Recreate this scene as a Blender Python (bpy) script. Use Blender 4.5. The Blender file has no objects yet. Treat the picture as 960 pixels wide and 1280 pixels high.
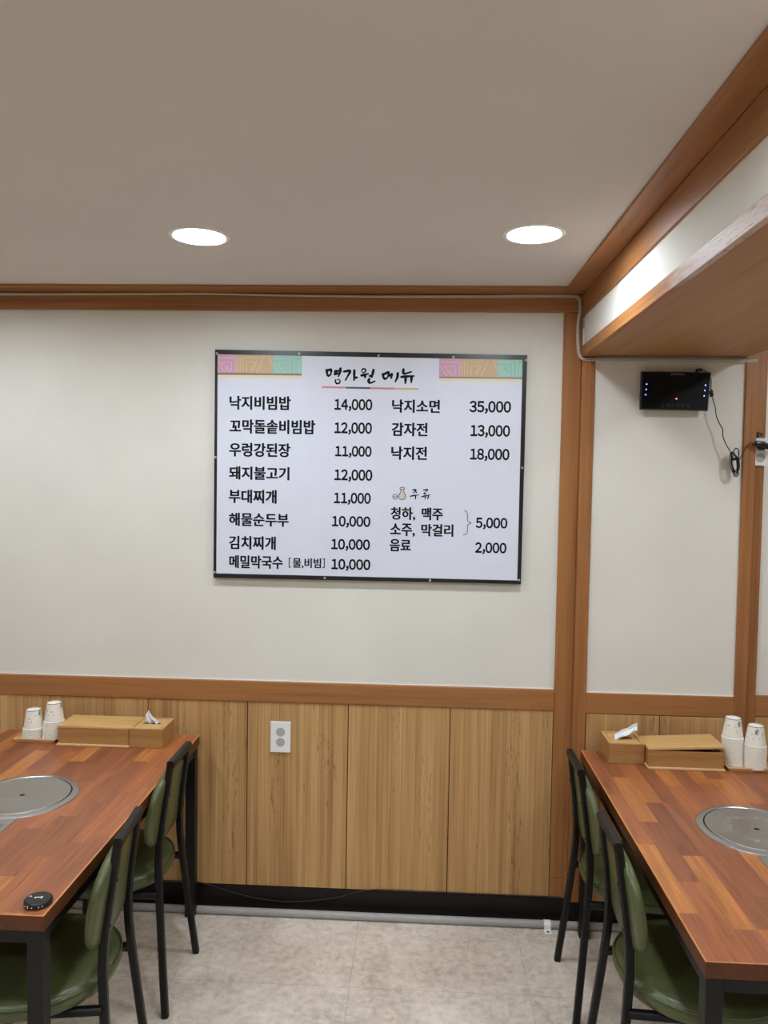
import bpy, bmesh, math, random
from mathutils import Vector, Matrix
C = bpy.context.scene
COL = C.collection
PI = math.pi
random.seed(7)

# ------------------------------------------------------------------ camera
cd = bpy.data.cameras.new('camera')
cam = bpy.data.objects.new('camera', cd)
COL.objects.link(cam)
RX = Vector((0.99872902, 0.04771828, 0.01622658))
DN = Vector((0.01829265, -0.04318432, -0.99889964))
FW = Vector((-0.04696503, 0.99792689, -0.04400233))
cam.matrix_world = Matrix(((RX.x, -DN.x, -FW.x, 0.0), (RX.y, -DN.y, -FW.y, 0.0), (RX.z, -DN.z, -FW.z, 1.8), (0, 0, 0, 1)))
cd.sensor_fit = 'VERTICAL'
cd.sensor_height = 36.0
cd.lens = 36.0 * 965.0 / 1280.0
cd.clip_start = 0.02
C.camera = cam

# ------------------------------------------------------------------ world, exposure
w = bpy.data.worlds.new('world')
C.world = w
w.use_nodes = True
w.node_tree.nodes['Background'].inputs[0].default_value = (1.0, 0.95, 0.9, 1)
w.node_tree.nodes['Background'].inputs[1].default_value = 0.02
C.view_settings.view_transform = 'Standard'
C.view_settings.look = 'None'
C.view_settings.gamma = 1.0
C.view_settings.use_curve_mapping = False
C.view_settings.exposure = 1.0
LAMP = 72.0                     # radiance of each downlight's diffuser
LAMP_COL = (0.91, 1.0, 1.10)
C.cycles.use_denoising = True
C.cycles.max_bounces = 10
C.cycles.diffuse_bounces = 8
C.cycles.sample_clamp_indirect = 6.0

# ------------------------------------------------------------------ material helpers
class NT:
    def __init__(s, name):
        s.m = bpy.data.materials.new(name)
        s.m.use_nodes = True
        s.t = s.m.node_tree
        s.b = s.t.nodes['Principled BSDF']
    def n(s, typ, **kw):
        nd = s.t.nodes.new(typ)
        for k, v in kw.items(): setattr(nd, k, v)
        return nd
    def l(s, a, b): s.t.links.new(a, b)
    def val(s, sock, v):
        if hasattr(v, 'is_linked') or hasattr(v, 'links'): s.l(v, sock)
        else: sock.default_value = v
    def math(s, op, a, b=0.0, c=None):
        nd = s.n('ShaderNodeMath', operation=op)
        s.val(nd.inputs[0], a); s.val(nd.inputs[1], b)
        if c is not None: s.val(nd.inputs[2], c)
        return nd.outputs[0]
    def coords(s, kind='Object', scale=(1, 1, 1), loc=(0, 0, 0), rnd=0.0):
        tc = s.n('ShaderNodeTexCoord')
        v = tc.outputs[kind]
        if rnd:
            oi = s.n('ShaderNodeObjectInfo')
            k = s.n('ShaderNodeVectorMath', operation='SCALE'); k.inputs[0].default_value = (1.0, 1.7, 2.3)
            s.l(s.math('MULTIPLY', oi.outputs['Random'], rnd), k.inputs['Scale'])
            a = s.n('ShaderNodeVectorMath', operation='ADD'); s.l(v, a.inputs[0]); s.l(k.outputs[0], a.inputs[1]); v = a.outputs[0]
        mp = s.n('ShaderNodeMapping')
        mp.inputs['Scale'].default_value = scale
        mp.inputs['Location'].default_value = loc
        s.l(v, mp.inputs['Vector'])
        return mp.outputs[0]
    def noise(s, vec, scale=5.0, detail=3.0, rough=0.5, dist=0.0):
        nd = s.n('ShaderNodeTexNoise')
        s.l(vec, nd.inputs['Vector'])
        nd.inputs['Scale'].default_value = scale
        nd.inputs['Detail'].default_value = detail
        nd.inputs['Roughness'].default_value = rough
        nd.inputs['Distortion'].default_value = dist
        return nd.outputs[0]
    def ramp(s, fac, stops, interp='LINEAR'):
        nd = s.n('ShaderNodeValToRGB')
        nd.color_ramp.interpolation = interp
        e = nd.color_ramp.elements
        while len(e) > 1: e.remove(e[-1])
        e[0].position = stops[0][0]; e[0].color = col(stops[0][1])
        for p, c in stops[1:]:
            x = e.new(p); x.color = col(c)
        s.l(fac, nd.inputs[0])
        return nd.outputs[0]
    def mix(s, fac, a, b, mode='MIX'):
        nd = s.n('ShaderNodeMix', data_type='RGBA', blend_type=mode)
        s.val(nd.inputs[0], fac)
        for i, v in ((6, a), (7, b)):
            if isinstance(v, (tuple, list)): nd.inputs[i].default_value = col(v)
            else: s.l(v, nd.inputs[i])
        return nd.outputs[2]
    def bump(s, h, strength=0.2, dist=0.002):
        nd = s.n('ShaderNodeBump')
        nd.inputs['Strength'].default_value = strength
        nd.inputs['Distance'].default_value = dist
        s.l(h, nd.inputs['Height'])
        s.l(nd.outputs[0], s.b.inputs['Normal'])
    def base(s, c):
        if isinstance(c, (tuple, list)): s.b.inputs['Base Color'].default_value = col(c)
        else: s.l(c, s.b.inputs['Base Color'])

def col(c):
    c = tuple(c)
    return c if len(c) == 4 else c + (1.0,)
def srgb(r, g, b):
    def f(x):
        x /= 255.0
        return x / 12.92 if x <= 0.04045 else ((x + 0.055) / 1.055) ** 2.4
    return (f(r), f(g), f(b))

def plain(name, c, rough=0.5, metal=0.0, spec=0.5, noise=0.0, nscale=30.0, emit=None, estr=0.0):
    t = NT(name)
    if noise:
        f = t.noise(t.coords(), nscale, 4)
        d = tuple(x * (1 - noise) for x in c); e = tuple(min(1, x * (1 + noise)) for x in c)
        t.base(t.ramp(f, [(0.3, d), (0.7, e)]))
    else:
        t.base(c)
    t.b.inputs['Roughness'].default_value = rough
    t.b.inputs['Metallic'].default_value = metal
    t.b.inputs['Specular IOR Level'].default_value = spec
    if emit:
        t.b.inputs['Emission Color'].default_value = col(emit)
        t.b.inputs['Emission Strength'].default_value = estr
    return t.m

def wood(name, stops, axis, fine=55.0, along=1.6, rough=0.45, rnd=0.0, bump=0.08, spec=0.4):
    t = NT(name)
    sc = [fine] * 3; sc[axis] = along
    f = t.noise(t.coords(scale=sc, rnd=rnd), 1.0, 5, 0.6, 0.35)
    sc2 = [7.0] * 3; sc2[axis] = 0.5
    g = t.noise(t.coords(scale=sc2, rnd=rnd), 1.0, 3, 0.5, 0.6)
    m = t.math('ADD', t.math('MULTIPLY', f, 0.6), t.math('MULTIPLY', g, 0.4))
    t.base(t.ramp(m, stops))
    t.b.inputs['Roughness'].default_value = rough
    t.b.inputs['Specular IOR Level'].default_value = spec
    t.bump(f, bump, 0.001)
    return t.m

def wallpaper(name, c):
    t = NT(name)
    f1 = t.noise(t.coords(scale=(180, 180, 900)), 1.0, 2)
    f2 = t.noise(t.coords(scale=(900, 900, 180)), 1.0, 2)
    f = t.math('ADD', f1, f2)
    g = t.noise(t.coords(), 3.0, 4)
    hi = tuple(min(1, x * 1.02) for x in c); lo = tuple(x * 0.955 for x in c)
    a = t.ramp(g, [(0.3, lo), (0.7, hi)])
    t.base(t.mix(t.math('MULTIPLY', f, 0.05), a, tuple(x * 0.75 for x in c)))
    t.b.inputs['Roughness'].default_value = 0.75
    t.b.inputs['Specular IOR Level'].default_value = 0.25
    t.bump(f, 0.12, 0.0006)
    return t.m

def wainscot_mat(name):
    t = NT(name)
    a = t.noise(t.coords(scale=(150, 20, 1.3), rnd=9), 1.0, 4, 0.65, 0.15)
    b = t.noise(t.coords(scale=(38, 10, 0.7), rnd=9), 1.0, 3, 0.5, 0.4)
    c = t.noise(t.coords(scale=(9, 5, 0.9), rnd=9), 1.0, 2)
    m = t.math('ADD', t.math('ADD', t.math('MULTIPLY', a, 0.42), t.math('MULTIPLY', b, 0.38)), t.math('MULTIPLY', c, 0.2))
    base = t.ramp(m, [(0.30, srgb(134, 96, 56)), (0.43, srgb(170, 128, 80)), (0.52, srgb(190, 148, 96)), (0.62, srgb(206, 166, 112)), (0.75, srgb(180, 138, 86))])
    # dark flecks and short cracks along the grain
    k = t.noise(t.coords(scale=(110, 20, 11), rnd=9), 1.0, 3, 0.6, 1.6)
    mask = t.noise(t.coords(scale=(11, 5, 1.5), rnd=9), 1.0, 2)
    fl = t.math('MULTIPLY', t.math('GREATER_THAN', k, 0.60), t.math('GREATER_THAN', mask, 0.57))
    t.base(t.mix(t.math('MULTIPLY', fl, 0.45), base, srgb(82, 52, 26)))
    t.b.inputs['Roughness'].default_value = 0.5
    t.b.inputs['Specular IOR Level'].default_value = 0.3
    t.bump(m, 0.08, 0.001)
    return t.m

def butcher(name, seed):
    """blocks of laminated hardwood running along y"""
    t = NT(name)
    tc = t.n('ShaderNodeTexCoord')
    sp = t.n('ShaderNodeSeparateXYZ'); t.l(tc.outputs['Object'], sp.inputs[0])
    X, Y, Z = sp.outputs
    row = t.math('FLOOR', t.math('DIVIDE', t.math('ADD', X, 5.0 + 0.013 * seed), 0.058))
    wn = t.n('ShaderNodeTexWhiteNoise', noise_dimensions='1D'); t.l(t.math('ADD', row, seed * 17.3), wn.inputs['W'])
    yy = t.math('DIVIDE', t.math('ADD', Y, t.math('MULTIPLY', wn.outputs['Value'], 3.0)), 0.36)
    cell = t.math('FLOOR', t.math('ADD', yy, 40.0))
    cv = t.n('ShaderNodeCombineXYZ'); t.l(row, cv.inputs[0]); t.l(cell, cv.inputs[1]); cv.inputs[2].default_value = seed
    w2 = t.n('ShaderNodeTexWhiteNoise', noise_dimensions='3D'); t.l(cv.outputs[0], w2.inputs['Vector'])
    blk = t.ramp(w2.outputs['Value'], [(0.0, srgb(130, 76, 52)), (0.25, srgb(142, 84, 55)), (0.5, srgb(152, 90, 57)), (0.75, srgb(162, 97, 58)), (0.92, srgb(178, 112, 60)), (1.0, srgb(186, 120, 64))])
    # grain, shifted per block
    off = t.n('ShaderNodeVectorMath', operation='SCALE'); t.l(w2.outputs['Color'], off.inputs[0]); off.inputs['Scale'].default_value = 9.0
    ad = t.n('ShaderNodeVectorMath', operation='ADD'); t.l(tc.outputs['Object'], ad.inputs[0]); t.l(off.outputs[0], ad.inputs[1])
    mp = t.n('ShaderNodeMapping'); mp.inputs['Scale'].default_value = (42, 3.0, 42); t.l(ad.outputs[0], mp.inputs[0])
    g = t.noise(mp.outputs[0], 1.0, 5, 0.6, 0.9)
    mp2 = t.n('ShaderNodeMapping'); mp2.inputs['Scale'].default_value = (150, 5.0, 150); t.l(ad.outputs[0], mp2.inputs[0])
    g2 = t.noise(mp2.outputs[0], 1.0, 3, 0.6)
    gg = t.math('ADD', t.math('MULTIPLY', g, 0.55), t.math('MULTIPLY', g2, 0.45))
    sh = t.ramp(gg, [(0.30, (0.52, 0.46, 0.41)), (0.43, (0.86, 0.84, 0.81)), (0.54, (1.05, 1.05, 1.05)), (0.68, (1.42, 1.40, 1.33))])
    c = t.mix(1.0, blk, sh, 'MULTIPLY')
    t.base(c)
    t.b.inputs['Roughness'].default_value = 0.33
    t.b.inputs['Specular IOR Level'].default_value = 0.45
    t.bump(gg, 0.04, 0.0006)
    return t.m

def vinyl_floor(name):
    t = NT(name)
    tc = t.n('ShaderNodeTexCoord')
    sp = t.n('ShaderNodeSeparateXYZ'); t.l(tc.outputs['Object'], sp.inputs[0])
    def joint(s, off):
        f = t.math('FRACT', t.math('DIVIDE', t.math('ADD', s, off), 0.634))
        d = t.math('ABSOLUTE', t.math('SUBTRACT', f, 0.5))
        return t.math('GREATER_THAN', d, 0.4982)
    j = t.math('MAXIMUM', joint(sp.outputs[0], 0.22 + 6.34), joint(sp.outputs[1], 6.34 - 2.645))
    v = t.coords()
    a = t.noise(v, 3.2, 6, 0.62, 0.4)
    b = t.noise(v, 38.0, 5, 0.65)
    c = t.noise(v, 11.0, 4, 0.6, 1.5)
    m = t.math('ADD', t.math('ADD', t.math('MULTIPLY', a, 0.36), t.math('MULTIPLY', b, 0.36)), t.math('MULTIPLY', c, 0.28))
    base = t.ramp(m, [(0.36, srgb(176, 163, 148)), (0.5, srgb(214, 202, 186)), (0.62, srgb(234, 223, 208))])
    sp2 = t.math('GREATER_THAN', t.noise(v, 150.0, 2), 0.69)
    base = t.mix(t.math('MULTIPLY', sp2, 0.35), base, srgb(148, 134, 118))
    t.base(t.mix(t.math('MULTIPLY', j, 0.5), base, srgb(150, 138, 124)))
    t.b.inputs['Roughness'].default_value = 0.5
    t.b.inputs['Specular IOR Level'].default_value = 0.35
    t.bump(m, 0.05, 0.001)
    return t.m

def vinyl(name, c):
    t = NT(name)
    f = t.noise(t.coords(), 26.0, 3, 0.5, 0.8)
    g = t.noise(t.coords(), 420.0, 2)
    t.base(t.ramp(t.noise(t.coords(), 7.0, 3), [(0.3, tuple(x * 0.88 for x in c)), (0.7, tuple(x * 1.1 for x in c))]))
    t.b.inputs['Roughness'].default_value = 0.34
    t.b.inputs['Specular IOR Level'].default_value = 0.5
    t.bump(t.math('ADD', t.math('MULTIPLY', f, 1.0), t.math('MULTIPLY', g, 0.06)), 0.35, 0.006)
    return t.m

def steel(name, etched=False, c=(0.48, 0.475, 0.455), rough=0.3):
    t = NT(name)
    tc = t.n('ShaderNodeTexCoord')
    n1 = t.noise(t.coords(), 60.0, 4)
    n2 = t.noise(t.coords(), 9.0, 4, 0.6, 1.0)
    r = t.math('ADD', rough - 0.08, t.math('MULTIPLY', n1, 0.10))
    r = t.math('ADD', r, t.math('MULTIPLY', n2, 0.10))
    base = t.ramp(n2, [(0.3, tuple(x * 0.93 for x in c)), (0.7, c)])
    if etched:
        ln = t.n('ShaderNodeVectorMath', operation='LENGTH'); t.l(tc.outputs['Object'], ln.inputs[0])
        ring = t.math('LESS_THAN', t.math('ABSOLUTE', t.math('SUBTRACT', ln.outputs['Value'], 0.085)), 0.011)
        spk = t.math('GREATER_THAN', t.noise(t.coords(), 95.0, 3, 0.6), 0.55)
        k = t.math('MULTIPLY', t.math('MULTIPLY', ring, spk), 0.45)
        base = t.mix(k, base, (0.8, 0.79, 0.76))
        r = t.math('ADD', r, t.math('MULTIPLY', k, 0.5))
    t.base(base)
    t.b.inputs['Metallic'].default_value = 0.92
    t.l(r, t.b.inputs['Roughness'])
    return t.m

# ------------------------------------------------------------------ mesh helpers
def new(): return bmesh.new()
def box(bm, x0, x1, y0, y1, z0, z1, bev=0.0, mi=0):
    r = bmesh.ops.create_cube(bm, size=1.0)
    vs = r['verts']
    for v in vs:
        v.co = Vector((x0 + (v.co.x + .5) * (x1 - x0), y0 + (v.co.y + .5) * (y1 - y0), z0 + (v.co.z + .5) * (z1 - z0)))
    fs = list({f for v in vs for f in v.link_faces})
    for f in fs: f.material_index = mi
    if bev:
        es = list({e for v in vs for e in v.link_edges})
        q = bmesh.ops.bevel(bm, geom=es, offset=bev, segments=2, profile=0.5, affect='EDGES')
        for f in q['faces']: f.material_index = mi
    return bm
def catmull(pts, k=6):
    P = [Vector(p) for p in pts]
    if len(P) < 3: return P
    Q = [P[0] * 2 - P[1]] + P + [P[-1] * 2 - P[-2]]
    out = []
    for i in range(1, len(Q) - 2):
        a, b, c, d = Q[i - 1:i + 3]
        for j in range(k):
            t = j / k
            out.append(0.5 * ((2 * b) + (c - a) * t + (2 * a - 5 * b + 4 * c - d) * t * t + (3 * b - a - 3 * c + d) * t ** 3))
    out.append(P[-1])
    return out
ROUND8 = [(math.cos(2 * PI * i / 8), math.sin(2 * PI * i / 8)) for i in range(8)]
SQ = [(1, .62), (.62, 1), (-.62, 1), (-1, .62), (-1, -.62), (-.62, -1), (.62, -1), (1, -.62)]
def tube(bm, pts, r, sec=ROUND8, up=(0, 0, 1), mi=0, ry=None):
    P = [Vector(p) for p in pts]
    if ry is None: ry = r
    rings = []
    U = Vector(up)
    side = None
    for i, p in enumerate(P):
        d = (P[min(i + 1, len(P) - 1)] - P[max(i - 1, 0)]).normalized()
        if side is None:
            s = d.cross(U)
            if s.length < 1e-3: s = d.cross(Vector((0, 1, 0)))
        else:
            s = side - d * side.dot(d)
        s.normalize(); side = s
        u = s.cross(d).normalized()
        rings.append([bm.verts.new(p + s * (a * r) + u * (b * ry)) for a, b in sec])
    n = len(sec)
    fs = []
    for A, B in zip(rings, rings[1:]):
        for j in range(n): fs.append(bm.faces.new((A[j], A[(j + 1) % n], B[(j + 1) % n], B[j])))
    fs.append(bm.faces.new(rings[0][::-1])); fs.append(bm.faces.new(rings[-1]))
    for f in fs: f.material_index = mi
    return bm
def lathe(bm, prof, seg=48, c=(0, 0, 0), mi=0, axis='z', closed=False):
    """profile (r, z) revolved around a vertical axis (or around -y: z becomes the distance towards the viewer)"""
    rings = []
    for r, z in prof:
        ring = []
        for i in range(seg):
            a = 2 * PI * i / seg
            p = Vector((r * math.cos(a), r * math.sin(a), z)) if axis == 'z' else Vector((r * math.cos(a), -z, r * math.sin(a)))
            ring.append(bm.verts.new(p + Vector(c)))
        rings.append(ring)
    pairs = list(zip(rings, rings[1:]))
    if closed: pairs.append((rings[-1], rings[0]))
    for A, B in pairs:
        for i in range(seg):
            f = bm.faces.new((A[i], A[(i + 1) % seg], B[(i + 1) % seg], B[i])); f.material_index = mi
    if not closed:
        for ring in (rings[0], rings[-1]):
            try: bm.faces.new(ring).material_index = mi
            except ValueError: pass
    return bm
def prism_y(bm, poly, y0, y1, mi=0):
    """polygon in x,z extruded along y"""
    a = [bm.verts.new((x, y0, z)) for x, z in poly]; b = [bm.verts.new((x, y1, z)) for x, z in poly]
    fs = [bm.faces.new(a), bm.faces.new(b[::-1])]
    n = len(poly)
    for i in range(n): fs.append(bm.faces.new((a[i], b[i], b[(i + 1) % n], a[(i + 1) % n])))
    for f in fs: f.material_index = mi
    return bm
def prism_x(bm, poly, x0, x1, mi=0):
    a = [bm.verts.new((x0, y, z)) for y, z in poly]; b = [bm.verts.new((x1, y, z)) for y, z in poly]
    fs = [bm.faces.new(a), bm.faces.new(b[::-1])]
    n = len(poly)
    for i in range(n): fs.append(bm.faces.new((a[i], b[i], b[(i + 1) % n], a[(i + 1) % n])))
    for f in fs: f.material_index = mi
    return bm

def obj(name, bm, mats, parent=None, smooth=False, loc=None, sub=0):
    bmesh.ops.recalc_face_normals(bm, faces=bm.faces[:])
    me = bpy.data.meshes.new(name)
    bm.to_mesh(me); bm.free()
    if not isinstance(mats, (list, tuple)): mats = [mats]
    for m in mats: me.materials.append(m)
    o = bpy.data.objects.new(name, me)
    COL.objects.link(o)
    if parent is not None: o.parent = parent
    if loc is not None: o.location = loc
    if smooth:
        for p in me.polygons: p.use_smooth = True
        if smooth != 'all':
            me.set_sharp_from_angle(angle=math.radians(38))
    if sub:
        md = o.modifiers.new('subsurf', 'SUBSURF'); md.levels = sub; md.render_levels = sub
    return o
def tag(o, label, cat, group=None):
    o['label'] = label; o['category'] = cat
    if group: o['group'] = group
    return o
def thing(name, label, cat, loc=(0, 0, 0), rz=0.0, group=None):
    o = bpy.data.objects.new(name, None)
    o.empty_display_size = 0.05
    COL.objects.link(o)
    o.location = loc; o.rotation_euler = (0, 0, rz)
    return tag(o, label, cat, group)
def struct(name, bm, mats, parent=None, **kw):
    o = obj(name, bm, mats, parent, **kw)
    if parent is None: o['kind'] = 'structure'
    return o
def copy_tree(o, parent=None):
    c = o.copy(); COL.objects.link(c)
    if parent is not None: c.parent = parent
    for ch in list(o.children): copy_tree(ch, c)
    return c

# ------------------------------------------------------------------ materials
TRIM = [(0.30, srgb(124, 78, 40)), (0.45, srgb(150, 98, 54)), (0.58, srgb(164, 111, 63)), (0.72, srgb(144, 93, 50))]
M_trim_x = wood('trim_wood_x', TRIM, 0)
M_trim_y = wood('trim_wood_y', TRIM, 1)
M_trim_z = wood('trim_wood_z', TRIM, 2)
M_soffit = wood('soffit_wood', [(0.3, srgb(140, 98, 56)), (0.5, srgb(160, 116, 70)), (0.7, srgb(172, 128, 80))], 1, fine=30, along=1.0, rough=0.5)
M_wall = wallpaper('white_wallpaper', srgb(226, 223, 213))
M_ceil = plain('ceiling_paint', srgb(210, 203, 196), 0.85, spec=0.15, noise=0.012, nscale=3)
M_floor = vinyl_floor('vinyl_floor')
M_wains = wainscot_mat('wainscot_laminate')
M_gap = plain('dark_gap', srgb(60, 38, 22), 0.8, spec=0.1)
M_black_base = plain('black_baseboard', srgb(22, 16, 15), 0.45, spec=0.3)
M_pipe = plain('grey_pipe', srgb(165, 163, 160), 0.4, spec=0.4, noise=0.06)
M_white_pl = plain('white_plastic', srgb(238, 237, 233), 0.35)
M_socket = plain('socket_plastic', srgb(176, 175, 170), 0.4)
M_dark = plain('dark_hole', srgb(16, 15, 15), 0.6)
M_cable_w = plain('white_cable', srgb(196, 188, 178), 0.5)
M_blk_pl = plain('black_plastic', srgb(16, 16, 17), 0.35)
M_blk_gl = plain('black_gloss', srgb(6, 6, 8), 0.38, spec=0.2)
M_frame = plain('black_steel', srgb(11, 10, 10), 0.4, spec=0.35, noise=0.1, nscale=80)
M_steel = steel('brushed_steel')
M_steel_e = steel('etched_steel', True)
M_chrome = plain('chrome', (0.75, 0.75, 0.75), 0.15, 1.0)
M_vinyl = vinyl('green_vinyl', srgb(81, 87, 51))
M_bamboo_x = wood('bamboo_x', [(0.3, srgb(180, 138, 82)), (0.5, srgb(208, 166, 106)), (0.7, srgb(220, 182, 124))], 0, fine=110, along=5, rough=0.42)
M_bamboo_d = wood('bamboo_dark', [(0.3, srgb(150, 106, 60)), (0.5, srgb(172, 128, 76)), (0.7, srgb(184, 140, 88))], 0, fine=110, along=5, rough=0.45)
M_bamboo_l = wood('bamboo_light', [(0.3, srgb(196, 154, 106)), (0.5, srgb(214, 174, 124)), (0.7, srgb(222, 186, 140))], 0, fine=110, along=5, rough=0.45)
M_tissue = plain('tissue_paper', srgb(240, 240, 240), 0.8, spec=0.1)
M_cup = plain('white_paper', srgb(240, 235, 224), 0.6, spec=0.3)
M_cup_ink = plain('cup_print', srgb(96, 94, 98), 0.6)
M_cup_ring = plain('cup_ring', srgb(58, 46, 52), 0.6)
M_lampring = plain('lamp_ring', srgb(240, 238, 232), 0.4)
M_lamp = plain('lamp_diffuser', (0.9, 0.9, 0.9), 0.6, emit=LAMP_COL, estr=LAMP)
M_paper = plain('menu_paper', srgb(218, 221, 232), 0.42, spec=0.35, noise=0.012, nscale=9)
M_ink = plain('menu_ink', srgb(20, 20, 27), 0.6, spec=0.12)
M_tape = plain('black_frame_tape', srgb(26, 26, 27), 0.3, spec=0.6)
M_pin = plain('pin_metal', srgb(176, 174, 170), 0.35, 0.3)
M_pink = plain('print_pink', srgb(206, 158, 178), 0.45)
M_tan = plain('print_tan', srgb(198, 168, 128), 0.45)
M_green = plain('print_green', srgb(150, 194, 178), 0.45)
M_pink2 = plain('print_pink_light', srgb(222, 186, 198), 0.45)
M_tan2 = plain('print_tan_light', srgb(216, 192, 150), 0.45)
M_green2 = plain('print_green_light', srgb(180, 212, 198), 0.45)
M_bandsh = plain('print_band_line', srgb(128, 112, 112), 0.45)
M_cream = plain('print_cream', srgb(228, 214, 176), 0.45)
M_rose = plain('print_rose', srgb(206, 128, 142), 0.45)
M_dkgreen = plain('print_dark_green', srgb(66, 88, 84), 0.45)
M_gold = plain('print_gold', srgb(208, 184, 124), 0.45)
M_bottle = plain('print_bottle', srgb(214, 200, 188), 0.45)
M_letter = plain('print_grey', srgb(150, 148, 150), 0.45)
M_seg = plain('print_dim_grey', srgb(52, 52, 56), 0.45)
M_white_ink = plain('print_white', srgb(235, 235, 235), 0.45)
M_blue = plain('led_blue', (0.05, 0.08, 0.6), 0.4, emit=(0.16, 0.25, 1.0), estr=2.2)
M_red = plain('led_red', (0.6, 0.1, 0.15), 0.4, emit=(1.0, 0.18, 0.26), estr=1.1)

# ------------------------------------------------------------------ room shell
FY = 3.12            # main wall
AY = 3.08            # the stretch of wall that stands forward under the beam
ZC = 2.54
XL, XR, YB = -3.3, 3.3, -3.6
struct('floor', box(new(), XL - .1, XR + .1, YB - .1, FY + .12, -0.08, 0.0), M_floor)
LAMPS = [(-.70, 2.40), (.327, 2.375), (-1.73, 2.42), (1.70, 2.36), (-.70, .95), (.30, .95), (1.70, .95), (-1.73, .95), (-.70, -.6), (.30, -.6), (1.70, -.6), (-1.73, -.6)]
bm = new(); es = []
def edge_loop(pts):
    vs = [bm.verts.new((x, y, ZC)) for x, y in pts]
    for i in range(len(vs)): es.append(bm.edges.new((vs[i], vs[(i + 1) % len(vs)])))
edge_loop([(XL - .1, YB - .1), (XR + .1, YB - .1), (XR + .1, FY + .12), (XL - .1, FY + .12)])
for lx, ly in LAMPS: edge_loop([(lx + .081 * math.cos(2 * PI * i / 32), ly + .081 * math.sin(2 * PI * i / 32)) for i in range(32)])
bmesh.ops.triangle_fill(bm, use_beauty=True, edges=es)
box(bm, XL - .1, XR + .1, YB - .1, FY + .12, ZC + .03, ZC + .09)
struct('ceiling', bm, M_ceil)
wf = struct('wall_front', box(new(), XL - .1, XR + .1, FY, FY + .12, 0, ZC), M_wall)
struct('wall_left', box(new(), XL - .1, XL, YB, FY, 0, ZC), M_wall)
struct('wall_right', box(new(), XR, XR + .1, YB, FY, 0, ZC), M_wall)
struct('wall_back', box(new(), XL - .1, XR + .1, YB - .1, YB, 0, ZC), M_wall)
# wainscot boards of the main wall, one mesh each, dark gap behind
struct('wainscot_backing', box(new(), XL, .553, FY - .004, FY - .0005, .09, .88), M_gap, wf)
GX = [-1.111 - .4165 * k for k in range(5, 0, -1)] + [-1.111, -.6945, -.279, .137, .552]
GX = [XL] + GX
for a, b in zip(GX, GX[1:]):
    x0, x1 = a + .0017, b - .0017
    bm = box(new(), -(x1 - x0) / 2, (x1 - x0) / 2, -.004, .004, -.385, .385, .001)
    struct('wainscot_panel', bm, M_wains, wf, loc=((x0 + x1) / 2, FY - .008, .487))
def bump_strip(bm, x0, x1, z0, z1, y0, y1): return box(bm, x0, x1, y0, y1, z0, z1, .0025)
struct('trim_1', bump_strip(new(), XL, .553, .874, .958, FY - .018, FY), M_trim_x)                  # dado rail
struct('trim_2', bump_strip(new(), XL, .623, 2.464, 2.531, FY - .022, FY), M_trim_x)               # wall crown
struct('trim_3', box(new(), XL, .545, 3.0, FY, 2.531, ZC, .002), M_trim_x)                         # ceiling border along the wall
bm = new(); box(bm, .553, .624, FY - .012, FY, .182, 2.464, .002); box(bm, .553, .624, FY - .012, FY, .1, .1808, .002)
struct('trim_4', bm, M_trim_z)                                                                   # wide post
struct('baseboard_front', box(new(), XL, .63, FY - .012, FY, 0.0, .1, .003), M_black_base)
sil = plain('white_sealant', srgb(236, 234, 228), 0.5)
struct('trim_5', box(new(), XL, .551, FY - .004, FY + .001, .957, .9605), sil)
# forward stretch under the beam
wa = struct('wall_right_bay', box(new(), .626, 1.30, AY + .01, FY + .01, 0, 2.40), M_wall)
struct('wainscot_backing', box(new(), .67, 1.255, AY + .006, AY + .0095, .09, .88), M_gap, wa)
for a, b in ((.676, .966), (.966, 1.253)):
    x0, x1 = a + .0017, b - .0017
    bm = box(new(), -(x1 - x0) / 2, (x1 - x0) / 2, -.004, .004, -.385, .385, .001)
    struct('wainscot_panel', bm, M_wains, wa, loc=((x0 + x1) / 2, AY + .003, .487))
struct('trim_6', bump_strip(new(), .6745, 1.254, .874, .957, AY, AY + .012), M_trim_x)
bm = new(); box(bm, .6245, .6745, AY, AY + .05, .182, 2.296, .002); box(bm, .6245, .6745, AY, AY + .05, .1, .1808, .002)
struct('trim_7', bm, M_trim_z)
struct('trim_8', box(new(), 1.254, 1.301, AY, AY + .05, .1, ZC, .002), M_trim_z)
struct('trim_9', box(new(), 1.302, 1.347, FY - .014, FY, .1, ZC, .002), M_trim_z)
struct('baseboard_right_bay', box(new(), .625, 1.30, AY - .002, AY + .05, 0, .1, .003), M_black_base)
struct('trim_10', box(new(), .6745, 1.254, AY + .006, AY + .0105, .957, .9605), sil)
# main wall carries on beyond the bay
struct('trim_11', bump_strip(new(), 1.347, XR, .874, .958, FY - .012, FY), M_trim_x)
struct('baseboard_far_right', box(new(), 1.302, XR, FY - .012, FY, 0, .1, .003), M_black_base)
for a in (1.35, 1.76, 2.17, 2.58):
    x0, x1 = a, a + .406
    bm = box(new(), -(x1 - x0) / 2, (x1 - x0) / 2, -.004, .004, -.385, .385, .001)
    struct('wainscot_panel', bm, M_wains, wf, loc=((x0 + x1) / 2, FY - .005, .487))
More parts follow.
